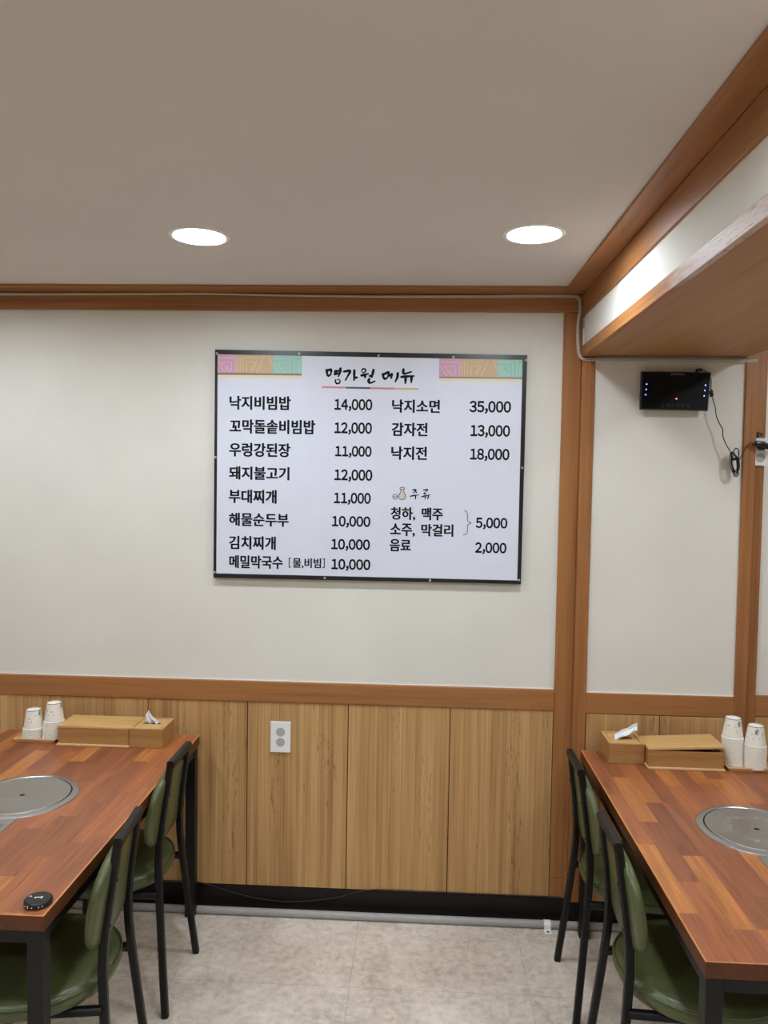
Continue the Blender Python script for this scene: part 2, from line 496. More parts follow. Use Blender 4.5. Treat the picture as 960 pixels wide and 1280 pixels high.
# boxed beam with its wooden borders
BX0, BX1 = .630, 1.258
bs = struct('ceiling_beam', box(new(), BX0, BX1, YB, AY + .01, 2.296, ZC), M_wall)
def pale_patch_strip():
    t = NT('pale_patch_trim_wood')
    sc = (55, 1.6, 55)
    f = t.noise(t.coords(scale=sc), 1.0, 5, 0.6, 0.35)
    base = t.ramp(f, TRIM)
    # pale patch part way along the strip, with dark scratches through it
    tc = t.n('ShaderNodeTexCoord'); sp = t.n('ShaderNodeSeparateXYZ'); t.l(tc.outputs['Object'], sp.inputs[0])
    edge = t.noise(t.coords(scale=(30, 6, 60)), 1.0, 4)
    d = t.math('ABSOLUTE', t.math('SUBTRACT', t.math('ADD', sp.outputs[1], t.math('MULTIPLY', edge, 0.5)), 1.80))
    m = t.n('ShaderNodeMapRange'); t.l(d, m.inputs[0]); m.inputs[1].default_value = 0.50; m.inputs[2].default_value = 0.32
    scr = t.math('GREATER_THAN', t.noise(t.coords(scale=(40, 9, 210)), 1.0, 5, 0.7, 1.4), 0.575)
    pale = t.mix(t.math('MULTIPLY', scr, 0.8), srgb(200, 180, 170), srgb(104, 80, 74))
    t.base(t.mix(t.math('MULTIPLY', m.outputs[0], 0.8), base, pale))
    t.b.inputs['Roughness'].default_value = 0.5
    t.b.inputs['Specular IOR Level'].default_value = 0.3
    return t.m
struct('beam_lower_border', box(new(), .622, BX0 + .01, YB, AY + .008, 2.288, 2.331, .0015), pale_patch_strip(), bs)
struct('beam_upper_border', box(new(), .622, BX0 + .01, YB, AY + .03, 2.446, 2.531, .002), M_trim_y, bs)
struct('soffit_border', box(new(), .6405, .672, YB, AY + .008, 2.2885, 2.297, .001), M_trim_y, bs)
struct('soffit_panel', box(new(), .6735, BX1 - .002, YB, AY + .009, 2.291, 2.297), M_soffit, bs)
struct('trim_12', box(new(), .545, .6225, YB, FY, 2.531, ZC, .002), M_trim_y)                       # ceiling border along the beam

# ------------------------------------------------------------------ downlights
def downlight(x, y, label, group=None):
    t = thing('downlight', label, 'ceiling light', (x, y, ZC), 0, group)
    obj('trim_ring', lathe(new(), [(.0795, .0125), (.0795, -.001), (.081, -.0035), (.085, -.0045), (.092, -.003), (.094, -.0003), (.0805, -.0003), (.0805, .0125)], 48, closed=True), M_lampring, t, smooth=True)
    obj('diffuser', lathe(new(), [(.0805, .0125), (.0790, .0115), (.001, .0110)], 48), M_lamp, t, smooth=True)
    return t
d0 = downlight(*LAMPS[0], 'round glowing downlight in the ceiling, the one farther from the boxed beam', 'ceiling downlights')
d1 = copy_tree(d0); d1.location = (*LAMPS[1], ZC); d1['label'] = 'round glowing downlight in the ceiling, the one nearer the boxed beam'
for x, y in LAMPS[2:]:
    d = copy_tree(d0); d.location = (x, y, ZC)
    d['label'] = 'round recessed ceiling downlight of the same row pattern, outside the photo'
    d['group'] = 'ceiling downlights outside the photo'

# ------------------------------------------------------------------ dining tables with grill burners
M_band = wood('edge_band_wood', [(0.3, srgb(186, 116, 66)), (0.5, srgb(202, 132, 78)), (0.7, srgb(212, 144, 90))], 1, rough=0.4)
def make_table(x0, x1, y0, y1, seed, label, etched, hx, hy):
    cx, cy = (x0 + x1) / 2, (y0 + y1) / 2
    t = thing('dining_table', label, 'table', (cx, cy, 0), 0, 'grill tables')
    W, L = (x1 - x0) / 2, (y1 - y0) / 2
    bt = butcher('butcher_block_%d' % seed, seed)
    M_edge = wood('table_edge_%d' % seed, [(0.3, srgb(74, 40, 22)), (0.5, srgb(88, 49, 27)), (0.7, srgb(98, 56, 32))], 1 , rough=0.42, spec=0.3)
    bm = box(new(), -W, W, -L, L, .701, .74, .0016)
    for f in bm.faces: f.material_index = 0 if f.normal.z > .5 else 1
    tp = obj('tabletop', bm, [bt, M_edge], t)
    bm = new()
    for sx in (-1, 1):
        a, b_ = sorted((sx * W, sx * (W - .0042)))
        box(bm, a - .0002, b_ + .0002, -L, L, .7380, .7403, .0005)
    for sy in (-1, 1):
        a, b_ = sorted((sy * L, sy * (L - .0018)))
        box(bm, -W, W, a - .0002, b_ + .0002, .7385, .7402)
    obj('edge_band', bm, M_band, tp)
    bm = new()
    for s in (-1, 1):
        box(bm, s * W - s * .008 - (.03 if s > 0 else 0), s * W - s * .008 + (.03 if s < 0 else 0), -L + .045, L - .045, .668, .7005)
    for s in (-1, 1):
        yy = s * L - s * .006
        box(bm, -W + .045, W - .045, min(yy, yy - s * .03), max(yy, yy - s * .03), .668, .7005)
    obj('frame', bm, M_frame, t)
    for sx in (-1, 1):
        for sy in (-1, 1):
            lx, ly = sx * (W - .0245), sy * (L - .0245)
            obj('leg', box(new(), lx - .02, lx + .02, ly - .02, ly + .02, 0.004, .7005, .002), M_frame, t)
    # burner set into the top
    px, py = hx - cx, hy - cy
    obj('burner_pan', lathe(new(), [(.156, .7405), (.156, .7412), (.001, .7412)], 64, (px, py, 0)), M_dark, t, smooth=True)
    obj('burner_box', box(new(), px - .15, px + .15, py - .15, py + .15, .60, .7005, .01), M_frame, t)
    obj('burner_rim', lathe(new(), [(.1525, .7412), (.1525, .7445), (.155, .7462), (.160, .7458), (.170, .7450), (.1735, .7436), (.1750, .7403)], 96, (px, py, 0), closed=False), M_steel, t, smooth=True) if False else None
    bm = lathe(new(), [(.1525, .7404), (.1525, .7445), (.155, .7462), (.160, .7458), (.170, .7450), (.1735, .7436), (.1750, .7404)], 96, (px, py, 0), closed=True)
    obj('burner_rim', bm, M_steel, t, smooth=True)
    # control plate between burner and table end
    bm = box(new(), px - .071, px + .071, py - .31, py - .166, .7403, .7428, .001)
    cp = obj('control_plate', bm, M_steel, t)
    bm = new()
    for a, b, c, d in ((-.052, .052, -.292, -.2905), (-.052, .052, -.2115, -.21), (-.052, -.0505, -.292, -.21), (.0505, .052, -.292, -.21)):
        box(bm, px + a, px + b, py + c, py + d, .7427, .7431)
    obj('recess_line', bm, M_dark, cp)
    obj('knob', lathe(new(), [(.021, .7426), (.020, .757), (.017, .760), (.001, .760)], 32, (px, py - .252, 0)), M_blk_pl, cp, smooth=True)
    return t
def grill_lid(x, y, label, mat):
    bm = lathe(new(), [(.0085, .0004), (.0085, .0036), (.0100, .0044), (.018, .0042), (.130, .0042), (.1395, .0050), (.1435, .0056), (.1475, .0048), (.1488, .003), (.1488, .0004)], 96, closed=True)
    o = obj('grill_lid', bm, mat, None, smooth=True, loc=(x, y, .7413))
    return tag(o, label, 'lid', 'steel grill lids')
LT = make_table(-1.684, -.882, 1.762, 3.066, 3, 'wooden block-top table holding the black call button, black steel legs', False, -1.284, 2.425)
RT = make_table(.650, 1.452, 1.700, 3.036, 8, 'wooden block-top table under the boxed beam, with no call button on it', True, 1.047, 2.372)
grill_lid(-1.284, 2.425, 'plain round steel lid over the burner of the table with the call button', M_steel)
grill_lid(1.047, 2.372, 'round steel lid with worn etched ring, on the table under the boxed beam', M_steel_e)

# ------------------------------------------------------------------ chairs
def superellipse(a, b, n, k):
    out = []
    for i in range(k):
        th = 2 * PI * i / k
        c, s = math.cos(th), math.sin(th)
        out.append((a * math.copysign(abs(c) ** (2 / n), c), b * math.copysign(abs(s) ** (2 / n), s)))
    return out
def pad_bm(a, b, n, layers, place, k=40):
    """stack of superellipse rings (inset, height) closed with a dome; place maps (u, v, h) to a point"""
    bm = new(); rings = []
    for ins, h in layers:
        rings.append([bm.verts.new(place(u, v, h)) for u, v in superellipse(a - ins, b - ins, n, k)])
    for A, B in zip(rings, rings[1:]):
        for j in range(k): bm.faces.new((A[j], A[(j + 1) % k], B[(j + 1) % k], B[j]))
    for ring, h in ((rings[0], layers[0][1]), (rings[-1], layers[-1][1])):
        c = bm.verts.new(place(0, 0, h))
        for j in range(k): bm.faces.new((ring[j], ring[(j + 1) % k], c))
    return bm
SEAT_L = [(.10, .408), (.02, .408), (.006, .413), (.0, .424), (.0, .436), (.004, .446), (.012, .4535), (.026, .458), (.055, .461), (.10, .4635), (.15, .464)]
def make_chair(label, loc, rz):
    t = thing('dining_chair', label, 'chair', loc, rz, 'green vinyl dining chairs')
    # back uprights run into the rear legs; front legs under the seat
    for s in (-1, 1):
        pth = catmull([(.012, s * .176, .002), (-.010, s * .149, .22), (-.029, s * .124, .43), (-.033, s * .114, .52), (-.027, s * .103, .62), (0, s * .090, .828)], 5)
        obj('leg', tube(new(), pth, .0115, SQ, up=(0, 1, 0)), M_frame, t, smooth=True)
        pth = [(-.415, s * .178, .002), (-.400, s * .165, .405)]
        obj('leg', tube(new(), pth, .0115, SQ, up=(0, 1, 0)), M_frame, t, smooth=True)
    obj('top_rail', tube(new(), [(.001, -.1015, .822), (.001, .1015, .822)], .0125, SQ, ry=.0125), M_frame, t, smooth=True)
    bm = new()
    for s in (-1, 1):
        tube(bm, [(-.028, s * .137, .392), (-.402, s * .160, .392)], .011, SQ)
    tube(bm, [(-.15, -.14, .392), (-.15, .14, .392)], .011, SQ); tube(bm, [(-.398, -.16, .392), (-.398, .16, .392)], .011, SQ)
    obj('seat_frame', bm, M_frame, t, smooth=True)
    def pl(u, v, h):
        z = h
        d = max(0.0, -u - .10)
        if u > 0: v *= 1 - .22 * (u / .208) ** 2
        return Vector((-.236 + u, v * (1 + .05 * (-u / .2)), z - d * d * .35))
    st = obj('seat', pad_bm(.208, .218, 2.6, SEAT_L, pl), M_vinyl, t, smooth='all')
    pp = [pl(u, v, .4475) for u, v in superellipse(.2065, .2165, 2.6, 48)]
    obj('piping', tube(new(), pp + [pp[0]], .003), M_vinyl, st, smooth='all')
    BL = [(.05, -.014), (.012, -.014), (.003, -.010), (.0, -.003), (.0, .004), (.004, .011), (.014, .0155), (.035, .018), (.07, .0195)]
    def pb(u, v, h):
        # u across, v up, h towards the sitter
        zc = .662 + v - .25 * u * u * (v > 0)
        return Vector((-.036 + (zc - .662) * .13 - h - .30 * u * u, u * (1 - .05 * v / .12), zc))
    obj('backrest', pad_bm(.180, .130, 2.7, BL, pb), M_vinyl, t, smooth='all')
    for s in (-1, 1):
        for z in (.60, .72):
            bm = lathe(new(), [(.0042, -.002), (.0042, .013), (.003, .0155), (.0005, .016)], 10)
            for v in bm.verts:
                x, y, zz = v.co
                v.co = Vector((zz, x, y))
            obj('screw', bm, M_frame, t, smooth=True, loc=(-.028 + (z - .62) * .13, s * (.103 - (z - .62) * .06), z))
    return t
ch = make_chair('green vinyl chair nearest the viewer at the table with the call button', (-.794, 2.07, 0), math.radians(5))
chairs = [((-.8265, 2.625, 0), 0, 'green vinyl chair beside the wall at the table with the call button'),
          ((.547, 2.153, 0), PI, 'green vinyl chair nearest the viewer at the table under the boxed beam'),
          ((.556, 2.677, 0), PI, 'green vinyl chair beside the wall at the table under the boxed beam')]
for loc, rz, lab in chairs:
    c = copy_tree(ch); c.location = loc; c.rotation_euler = (0, 0, rz); c['label'] = lab

# ------------------------------------------------------------------ things on the tables
TZ = .7403
def tissue_box(x, y, w, d, h, label):
    t = thing('tissue_box', label, 'tissue box', (x, y, TZ), 0, 'bamboo tissue boxes')
    obj('body', box(new(), -w / 2, w / 2, -d / 2, d / 2, 0, h - .004, .0015), M_bamboo_d, t)
    bm = new()
    b = .011
    for a in ((-w / 2, w / 2, -d / 2, -d / 2 + b), (-w / 2, w / 2, d / 2 - b, d / 2), (-w / 2, -w / 2 + b, -d / 2 + b, d / 2 - b), (w / 2 - b, w / 2, -d / 2 + b, d / 2 - b)):
        box(bm, *a, h - .004, h + .001, .0008)
    obj('lid_frame', bm, M_bamboo_x, t)
    bm = box(new(), -w / 2 + b + .003, w / 2 - b - .003, -d / 2 + b + .003, d / 2 - b - .003, h - .004, h - .0012)
    ld = obj('lid_panel', bm, M_bamboo_x, t)
    obj('slot', box(new(), -.034, .034, -.006, .006, h - .0013, h - .0008), M_dark, ld)
    return t
def utensil_box(x, y, w, d, h, label, tilt=0.0):
    t = thing('utensil_box', label, 'utensil box', (x, y, TZ), 0, 'bamboo utensil boxes')
    obj('base_plate', box(new(), -w / 2 - .002, w / 2 + .002, -d / 2 - .010, d / 2, 0, .0075, .002), M_bamboo_l, t)
    bm = new(); q = .007; z0, z1 = .0075, h - .010
    box(bm, -w / 2 + .002, w / 2 - .002, -d / 2, -d / 2 + q, z0, z1, .0008); box(bm, -w / 2 + .002, w / 2 - .002, d / 2 - q, d / 2, z0, z1, .0008)
    box(bm, -w / 2 + .002, -w / 2 + .002 + q, -d / 2 + q, d / 2 - q, z0, z1); box(bm, w / 2 - .002 - q, w / 2 - .002, -d / 2 + q, d / 2 - q, z0, z1)
    obj('body', bm, M_bamboo_d, t)
    bm = box(new(), 0, w, -d / 2 - .001, d / 2, .0004, .009, .0015)
    lid = obj('lid', bm, M_bamboo_x, t, loc=(-w / 2, 0, z1))
    lid.rotation_euler = (0, -tilt, 0)
    return t
utensil_box(-1.2535, 2.972, .283, .138, .078, 'closed long bamboo utensil box on the table with the call button')
tissue_box(-1.0445, 2.968, .133, .138, .076, 'square bamboo tissue box on the table with the call button, tissue standing up')
tissue_box(.792, 2.968, .132, .136, .078, 'square bamboo tissue box on the table under the beam, tissue flopping sideways')
utensil_box(.999, 2.932, .278, .140, .077, 'long bamboo utensil box with its lid propped askew, cutlery showing inside', math.radians(3.2))
def spoon(x, y, z, rz, label, dz=0.0):
    pth = catmull([(-.10, 0, 0), (-.04, 0, .002), (.02, 0, .003), (.05, 0, 0)], 5)
    bm = tube(new(), pth, .0042, ROUND8, ry=.0012)
    bowl = lathe(new(), [(.0008, -.0060), (.010, -.0045), (.017, 0), (.0178, .0006), (.0165, .0006), (.0096, -.0034), (.0008, -.0048)], 24, (.074, 0, .003))
    for v in bowl.verts: v.co.x = .074 + (v.co.x - .074) * 1.35
    me = bpy.data.meshes.new('tmp'); bowl.to_mesh(me); bowl.free(); bm.from_mesh(me); bpy.data.meshes.remove(me)
    o = obj('spoon', bm, M_chrome, None, smooth=True, loc=(x, y, z))
    o.rotation_euler = (0, dz, rz)
    return tag(o, label, 'spoon', 'spoons in the open utensil box')
spoon(1.035, 2.884, TZ + .0685, math.radians(3), 'steel spoon lying frontmost under the propped lid of the utensil box')
spoon(1.020, 2.925, TZ + .060, math.radians(-4), 'steel spoon lying deeper inside the utensil box with the propped lid')
# tissues
def tissue(name, ctr, wid, label, seed, loc):
    rnd = random.Random(seed)
    P = catmull(ctr, 5); n = len(P); m = 14
    bm = new(); grid = []
    ph = rnd.random() * 6
    for i, p in enumerate(P):
        s = i / (n - 1)
        wv = wid[0] + (wid[1] - wid[0]) * min(1, s * 2) if s < .5 else wid[1] + (wid[2] - wid[1]) * (s - .5) * 2
        row = []
        for j in range(m):
            tt = 2 * j / (m - 1) - 1
            fold = .006 * math.sin(tt * 6.5 + ph + s * 2) * (1 - .4 * s) + .004 * math.sin(tt * 13 + ph * 2 + s * 5)
            row.append(bm.verts.new(p + Vector((tt * wv * .25, fold + tt * wv * .8 if name == 'flop' else fold + abs(tt) * .012, -abs(tt) ** 2 * .014 * (s > 0) + fold * .7))) if name == 'flop'
                       else bm.verts.new(p + Vector((tt * wv, fold * 1.5 + (1 - abs(tt)) * .010, -abs(tt) * .016 * s))))
        grid.append(row)
    for A, B in zip(grid, grid[1:]):
        for j in range(m - 1): bm.faces.new((A[j], A[j + 1], B[j + 1], B[j]))
    o = obj('tissue', bm, M_tissue, None, smooth='all', loc=loc)
    md = o.modifiers.new('solid', 'SOLIDIFY'); md.thickness = .0008
    return tag(o, label, 'tissue', 'tissues in the tissue boxes')
tissue('up', [(.0, 0, -.004), (-.004, -.002, .012), (-.014, -.003, .030), (-.022, 0, .048)], (.030, .020, .007), 'white tissue standing in a peak from the box on the call-button table', 4, (-1.040, 2.968, TZ + .0765))
tissue('flop', [(-.030, 0, .006), (-.008, 0, .020), (.016, 0, .030), (.040, .004, .044), (.056, .006, .052)], (.030, .036, .022), 'white tissue flopping sideways out of the box on the table under the beam', 9, (.792, 2.968, TZ + .0785))
# trays
def tray(x, y, w, d, label):
    t = thing('cup_tray', label, 'tray', (x, y, TZ), 0, 'bamboo cup trays')
    h = .013
    bm = new()
    lo = [(-w / 2 + .010, -d / 2 + .006), (w / 2 - .010, -d / 2 + .006), (w / 2 - .010, d / 2 - .006), (-w / 2 + .010, d / 2 - .006)]
    hi = [(-w / 2, -d / 2), (w / 2, -d / 2), (w / 2, d / 2), (-w / 2, d / 2)]
    inn = [(-w / 2 + .008, -d / 2 + .007), (w / 2 - .008, -d / 2 + .007), (w / 2 - .008, d / 2 - .007), (-w / 2 + .008, d / 2 - .007)]
    R = [[bm.verts.new((a, b, z)) for a, b in ring] for ring, z in ((lo, 0), (hi, h), (inn, h), (inn, h - .004))]
    for A, B in zip(R, R[1:]):
        for j in range(4): bm.faces.new((A[j], A[(j + 1) % 4], B[(j + 1) % 4], B[j]))
    bm.faces.new(R[0]); bm.faces.new(R[-1])
    obj('tray_body', bm, M_bamboo_l, t)
    return t
tray(-1.498, 2.959, .172, .088, 'low bamboo tray under the cup stacks on the table with the call button')
tray(1.236, 2.903, .172, .096, 'low bamboo tray under the cup stacks on the table beneath the boxed beam')
# paper cups, upside down and nested
def cup_r(z): return .0372 - (z - .0036) * .1490
def cup_mesh():
    prof = [(.0362, .0010), (.0380, .0), (.0395, .0010), (.0395, .0026), (.0382, .0036), (.0366, .0040), (cup_r(.03), .03), (cup_r(.055), .055), (cup_r(.0722), .0722), (cup_r(.0742) , .0742), (.0258, .0752), (.0246, .0748), (.0244, .0735), (.0008, .0735)]
    bm = lathe(new(), prof, 40)
    for f in bm.faces:
        z = f.calc_center_median().z
        r = f.calc_center_median().xy.length
        f.material_index = 2 if (.0722 < z < .0744 and r > .02) else 0
    # printed doodles on the side
    rr = random.Random(11)
    def stroke(pts, wd):
        L = []
        for i, (a, z) in enumerate(pts):
            a2, z2 = pts[min(i + 1, len(pts) - 1)]; a1, z1 = pts[max(i - 1, 0)]
            dx, dz = (a2 - a1) * .031, z2 - z1
            l = math.hypot(dx, dz) or 1
            nx, nz = -dz / l * wd, dx / l * wd
            for sgn in (1, -1):
                aa, zz = a + sgn * nx / .031, z + sgn * nz
                r = cup_r(zz) + .00025
                L.append(bm.verts.new((r * math.cos(aa), r * math.sin(aa), zz)))
        for i in range(0, len(L) - 2, 2):
            f = bm.faces.new((L[i], L[i + 1], L[i + 3], L[i + 2])); f.material_index = 1
    for k in range(9):
        a0 = 2 * PI * k / 9 + .2
        zz = .052 + .007 * rr.uniform(-1, 1)
        kind = k % 4
        if kind == 0:          # a sitting shape with stripes
            for q in range(5): stroke([(a0 - .2 + .05 * q, zz - .004), (a0 - .18 + .07 * q, zz + .006 + .002 * math.sin(q)), (a0 + .02 * q, zz + .011)], .0006)
            stroke([(a0 + .24 * math.cos(u), zz + .003 + .010 * math.sin(u)) for u in [i * .5 for i in range(12)]], .0006)
        elif kind == 1:        # flower
            stroke([(a0 + .11 * math.cos(u), zz + .004 + .0038 * math.sin(u)) for u in [i * .6 for i in range(12)]], .0005)
            stroke([(a0, zz), (a0 + .05, zz - .007)], .0004); stroke([(a0, zz - .004), (a0 - .12, zz - .001)], .0004)
        elif kind == 2:        # little tick and dash
            stroke([(a0 - .12, zz), (a0 - .04, zz - .005), (a0 + .06, zz + .002), (a0 + .10, zz - .003)], .0008)
            stroke([(a0 - .1, zz - .018), (a0 + .22, zz - .013)], .0005)
        else:
            for q in range(3): stroke([(a0 + .1 * q, zz + .004 * (q % 2)), (a0 + .1 * q + .05, zz + .004 * (q % 2) - .003)], .0006)
        stroke([(a0 + .2, .030 + .006 * rr.random()), (a0 + .26, .032), (a0 + .30, .0295)], .0007)
    return bm
bm = cup_mesh()
CUP = None
def cup_stack(x, y, n, pitch, top_label, rest_label, grp, rot):
    global CUP, bm
    for k in range(n):
        if CUP is None:
            CUP = o = obj('paper_cup', bm, [M_cup, M_cup_ink, M_cup_ring], None, smooth=True)
            bm = None
        else:
            o = CUP.copy(); COL.objects.link(o)
        lean = .0006 * k
        o.location = (x + lean * math.cos(rot), y + lean * .4 * math.sin(rot), TZ + .0093 + k * pitch)
        o.rotation_euler = (0, 0, rot)
        tag(o, top_label if k == n - 1 else rest_label, 'paper cup', grp)
cup_stack(-1.522, 2.957, 7, .0062, 'printed white paper cup capping the shorter stack on the call-button table', 'white paper cup nested below the top cup of the shorter stack on the call-button table', 'cups of the shorter stack by the closed utensil box', .3)
cup_stack(-1.442, 2.960, 11, .0066, 'printed white paper cup capping the taller stack on the call-button table', 'white paper cup nested below the top cup of the taller stack on the call-button table', 'cups of the taller stack by the closed utensil box', .5)
cup_stack(1.193, 2.919, 16, .0066, 'printed white paper cup capping the stack touching the propped-lid utensil box', 'white paper cup nested below the top cup of the stack touching the propped-lid box', 'cups of the stack touching the open utensil box', 2.2)
cup_stack(1.258, 2.888, 14, .0063, 'printed white paper cup capping the stack farther from the propped-lid utensil box', 'white paper cup nested below the top cup of the stack farther from the propped-lid box', 'cups of the stack farther from the open utensil box', 1.5)

# ------------------------------------------------------------------ menu board
def flat_poly(bm, pts, y, mi=0):
    f = bm.faces.new([bm.verts.new((u, y, v)) for u, v in pts]); f.material_index = mi
    return f
def ribbon(bm, pts, wd, y, k=6, taper=True, mi=0):
    if len(pts) == 2 and taper: pts = [pts[0], tuple((a + b) / 2 for a, b in zip(*pts)), pts[1]]
    P = catmull([(u, 0, v) for u, v in pts], k)
    n = len(P); L = []
    for i, p in enumerate(P):
        d = (P[min(i + 1, n - 1)] - P[max(i - 1, 0)]).normalized()
        s = i / (n - 1)
        hw = wd * .5 * ((.62 + .38 * math.sin(PI * min(1, s * 1.15 + .12))) if taper else 1.0)
        if taper and i in (0, n - 1): hw *= .55
        L.append((bm.verts.new((p.x - d.z * hw, y, p.z + d.x * hw)), bm.verts.new((p.x + d.z * hw, y, p.z - d.x * hw))))
    for a, b in zip(L, L[1:]):
        f = bm.faces.new((a[0], a[1], b[1], b[0])); f.material_index = mi
    return bm
def glyphs(body):
    """flat outline mesh of a text in em units: list of (verts, faces)"""
    c = bpy.data.curves.new('lettering', 'FONT'); c.body = body; c.resolution_u = 5
    o = bpy.data.objects.new('lettering', c); COL.objects.link(o)
    bpy.context.view_layer.update()
    me = bpy.data.meshes.new_from_object(o.evaluated_get(bpy.context.evaluated_depsgraph_get()))
    bpy.data.objects.remove(o); bpy.data.curves.remove(c)
    V = [(v.co.x, v.co.y) for v in me.vertices]; F = [tuple(p.vertices) for p in me.polygons]
    bpy.data.meshes.remove(me)
    return V, F
WIDE = {}
def figures(body):
    """figures set from the wide gothic glyphs, closed up to proportional spacing"""
    V, F, x = [], [], 0.0
    for ch in body:
        w_ = chr(ord(ch) + 0xFEE0)
        if w_ not in WIDE: WIDE[w_] = glyphs(w_)
        v, f = WIDE[w_]
        a, b = min(p[0] for p in v), max(p[0] for p in v)
        n = len(V)
        x += .02 if ch == ',' else (.05 if ch == '1' else .0)
        V += [(p[0] - a + x, p[1]) for p in v]; F += [tuple(i + n for i in q) for q in f]
        x += b - a + .085
    return V, F
def text_bm(body, u0, v0, u1, v1, y, bold=.02):
    V, F = figures(body) if all(ch in '0123456789,' for ch in body) else glyphs(body)
    ax, bx = min(p[0] for p in V), max(p[0] for p in V); ay, by = min(p[1] for p in V), max(p[1] for p in V)
    bv = bold * .6 if any(ord(ch) > 0x3000 for ch in body) else bold       # keep the counters of dense syllables open
    ax -= bold; bx += bold; ay -= bv; by += bv
    b = bmesh.new()
    strikes = [(0, 0)] + ([(bold * math.cos(i * PI / 4), bv * math.sin(i * PI / 4)) for i in range(8)] if bold else [])
    for k, (dx_, dy_) in enumerate(strikes):
        vs = [b.verts.new((u0 + (p[0] + dx_ - ax) / (bx - ax) * (u1 - u0), y - .000012 * k, v0 + (p[1] + dy_ - ay) / (by - ay) * (v1 - v0))) for p in V]
        for f in F: b.faces.new([vs[i] for i in f])
    return b
TEXT=[
("낙지비빔밥",-0.7771,2.0657,-0.5275,2.1219),
("14,000",-0.3521,2.0639,-0.1993,2.1141),
("꼬막돌솥비빔밥",-0.7764,1.97,-0.4276,2.0278),
("12,000",-0.3508,1.9704,-0.1995,2.0208),
("우렁강된장",-0.7773,1.8766,-0.527,1.9331),
("11,000",-0.3463,1.8783,-0.1996,1.9264),
("돼지불고기",-0.7766,1.7837,-0.5301,1.8379),
("12,000",-0.3483,1.7819,-0.1949,1.8325),
("부대찌개",-0.7775,1.6885,-0.5812,1.7444),
("11,000",-0.3486,1.6892,-0.1999,1.7392),
("해물순두부",-0.776,1.5955,-0.5305,1.65),
("10,000",-0.3555,1.5963,-0.2001,1.6447),
("김치찌개",-0.7753,1.5005,-0.5826,1.5559),
("10,000",-0.3575,1.5031,-0.2003,1.5517),
("메밀막국수",-0.7731,1.4233,-0.5531,1.4772),
("[",-0.5294,1.4304,-0.5204,1.4711),
("물,비빔",-0.5138,1.4286,-0.3972,1.471),
("]",-0.3915,1.4318,-0.3825,1.4708),
("10,000",-0.3556,1.422,-0.1974,1.4707),
("낙지소면",-0.1207,2.0614,0.0707,2.1146),
("35,000",0.1875,2.061,0.352,2.1124),
("감자전",-0.1208,1.9679,0.0231,2.0229),
("13,000",0.1935,1.9659,0.3502,2.0174),
("낙지전",-0.1208,1.8736,0.0225,1.928),
("18,000",0.1939,1.8729,0.35,1.9238),
("청하,",-0.1192,1.6309,-0.0195,1.6848),
("맥주",0.0053,1.6331,0.091,1.6845),
("소주,",-0.1205,1.5656,-0.02,1.6188),
("막걸리",0.0049,1.5684,0.1339,1.619),
("음료",-0.1211,1.5057,-0.035,1.5557),
("5,000",0.222,1.6007,0.3484,1.6488),
("2,000",0.2217,1.5011,0.3468,1.5493),
]
TITLE= [[(-0.3849, 2.2329), (-0.3819, 2.2036)], [(-0.3831, 2.226), (-0.3683, 2.2296), (-0.3665, 2.2219), (-0.3689, 2.208)], [(-0.3819, 2.2045), (-0.368, 2.2089)], [(-0.3292, 2.2394), (-0.3307, 2.2213), (-0.3383, 2.2006)], [(-0.356, 2.222), (-0.3308, 2.2265)], [(-0.3567, 2.2116), (-0.3324, 2.2162)], [(-0.3469, 2.1919), (-0.3494, 2.1824), (-0.3432, 2.1747), (-0.3336, 2.1765), (-0.3302, 2.1843), (-0.3347, 2.1903), (-0.3425, 2.1902)], [(-0.3194, 2.2215), (-0.2916, 2.226), (-0.2975, 2.2087), (-0.3102, 2.1862)], [(-0.2735, 2.2327), (-0.2745, 2.1853)], [(-0.2738, 2.1982), (-0.2582, 2.2005)], [(-0.2443, 2.2265), (-0.2396, 2.2334), (-0.2309, 2.2326), (-0.2282, 2.2258), (-0.2342, 2.2197), (-0.242, 2.2205), (-0.2443, 2.2265)], [(-0.2496, 2.2066), (-0.215, 2.2156)], [(-0.2288, 2.2103), (-0.2321, 2.1973)], [(-0.1962, 2.2347), (-0.2003, 2.214), (-0.2035, 2.1985)], [(-0.2149, 2.2044), (-0.201, 2.2088)], [(-0.2113, 2.1976), (-0.2163, 2.1855), (-0.2084, 2.1787), (-0.1886, 2.1866)], [(-0.1596, 2.2187), (-0.1557, 2.193)], [(-0.1569, 2.2127), (-0.1397, 2.2206), (-0.1362, 2.2172), (-0.1402, 2.1983)], [(-0.1557, 2.1947), (-0.1402, 2.1991)], [(-0.1369, 2.2078), (-0.124, 2.2122)], [(-0.1232, 2.2191), (-0.1263, 2.195)], [(-0.0999, 2.2227), (-0.1013, 2.2021), (-0.1105, 2.1822)], [(-0.0769, 2.2384), (-0.0756, 2.217), (-0.043, 2.225)], [(-0.0901, 2.2031), (-0.0616, 2.2059), (-0.0323, 2.2079)], [(-0.0676, 2.2024), (-0.0697, 2.1758)], [(-0.0444, 2.2061), (-0.0456, 2.1795)]]
UNDER= [[(-0.4041, 2.1602), (-0.3063, 2.1587)], [(-0.3063, 2.1587), (-0.2089, 2.158)], [(-0.2089, 2.158), (-0.1118, 2.1569)], [(-0.1118, 2.1569), (-0.0167, 2.1566)]]
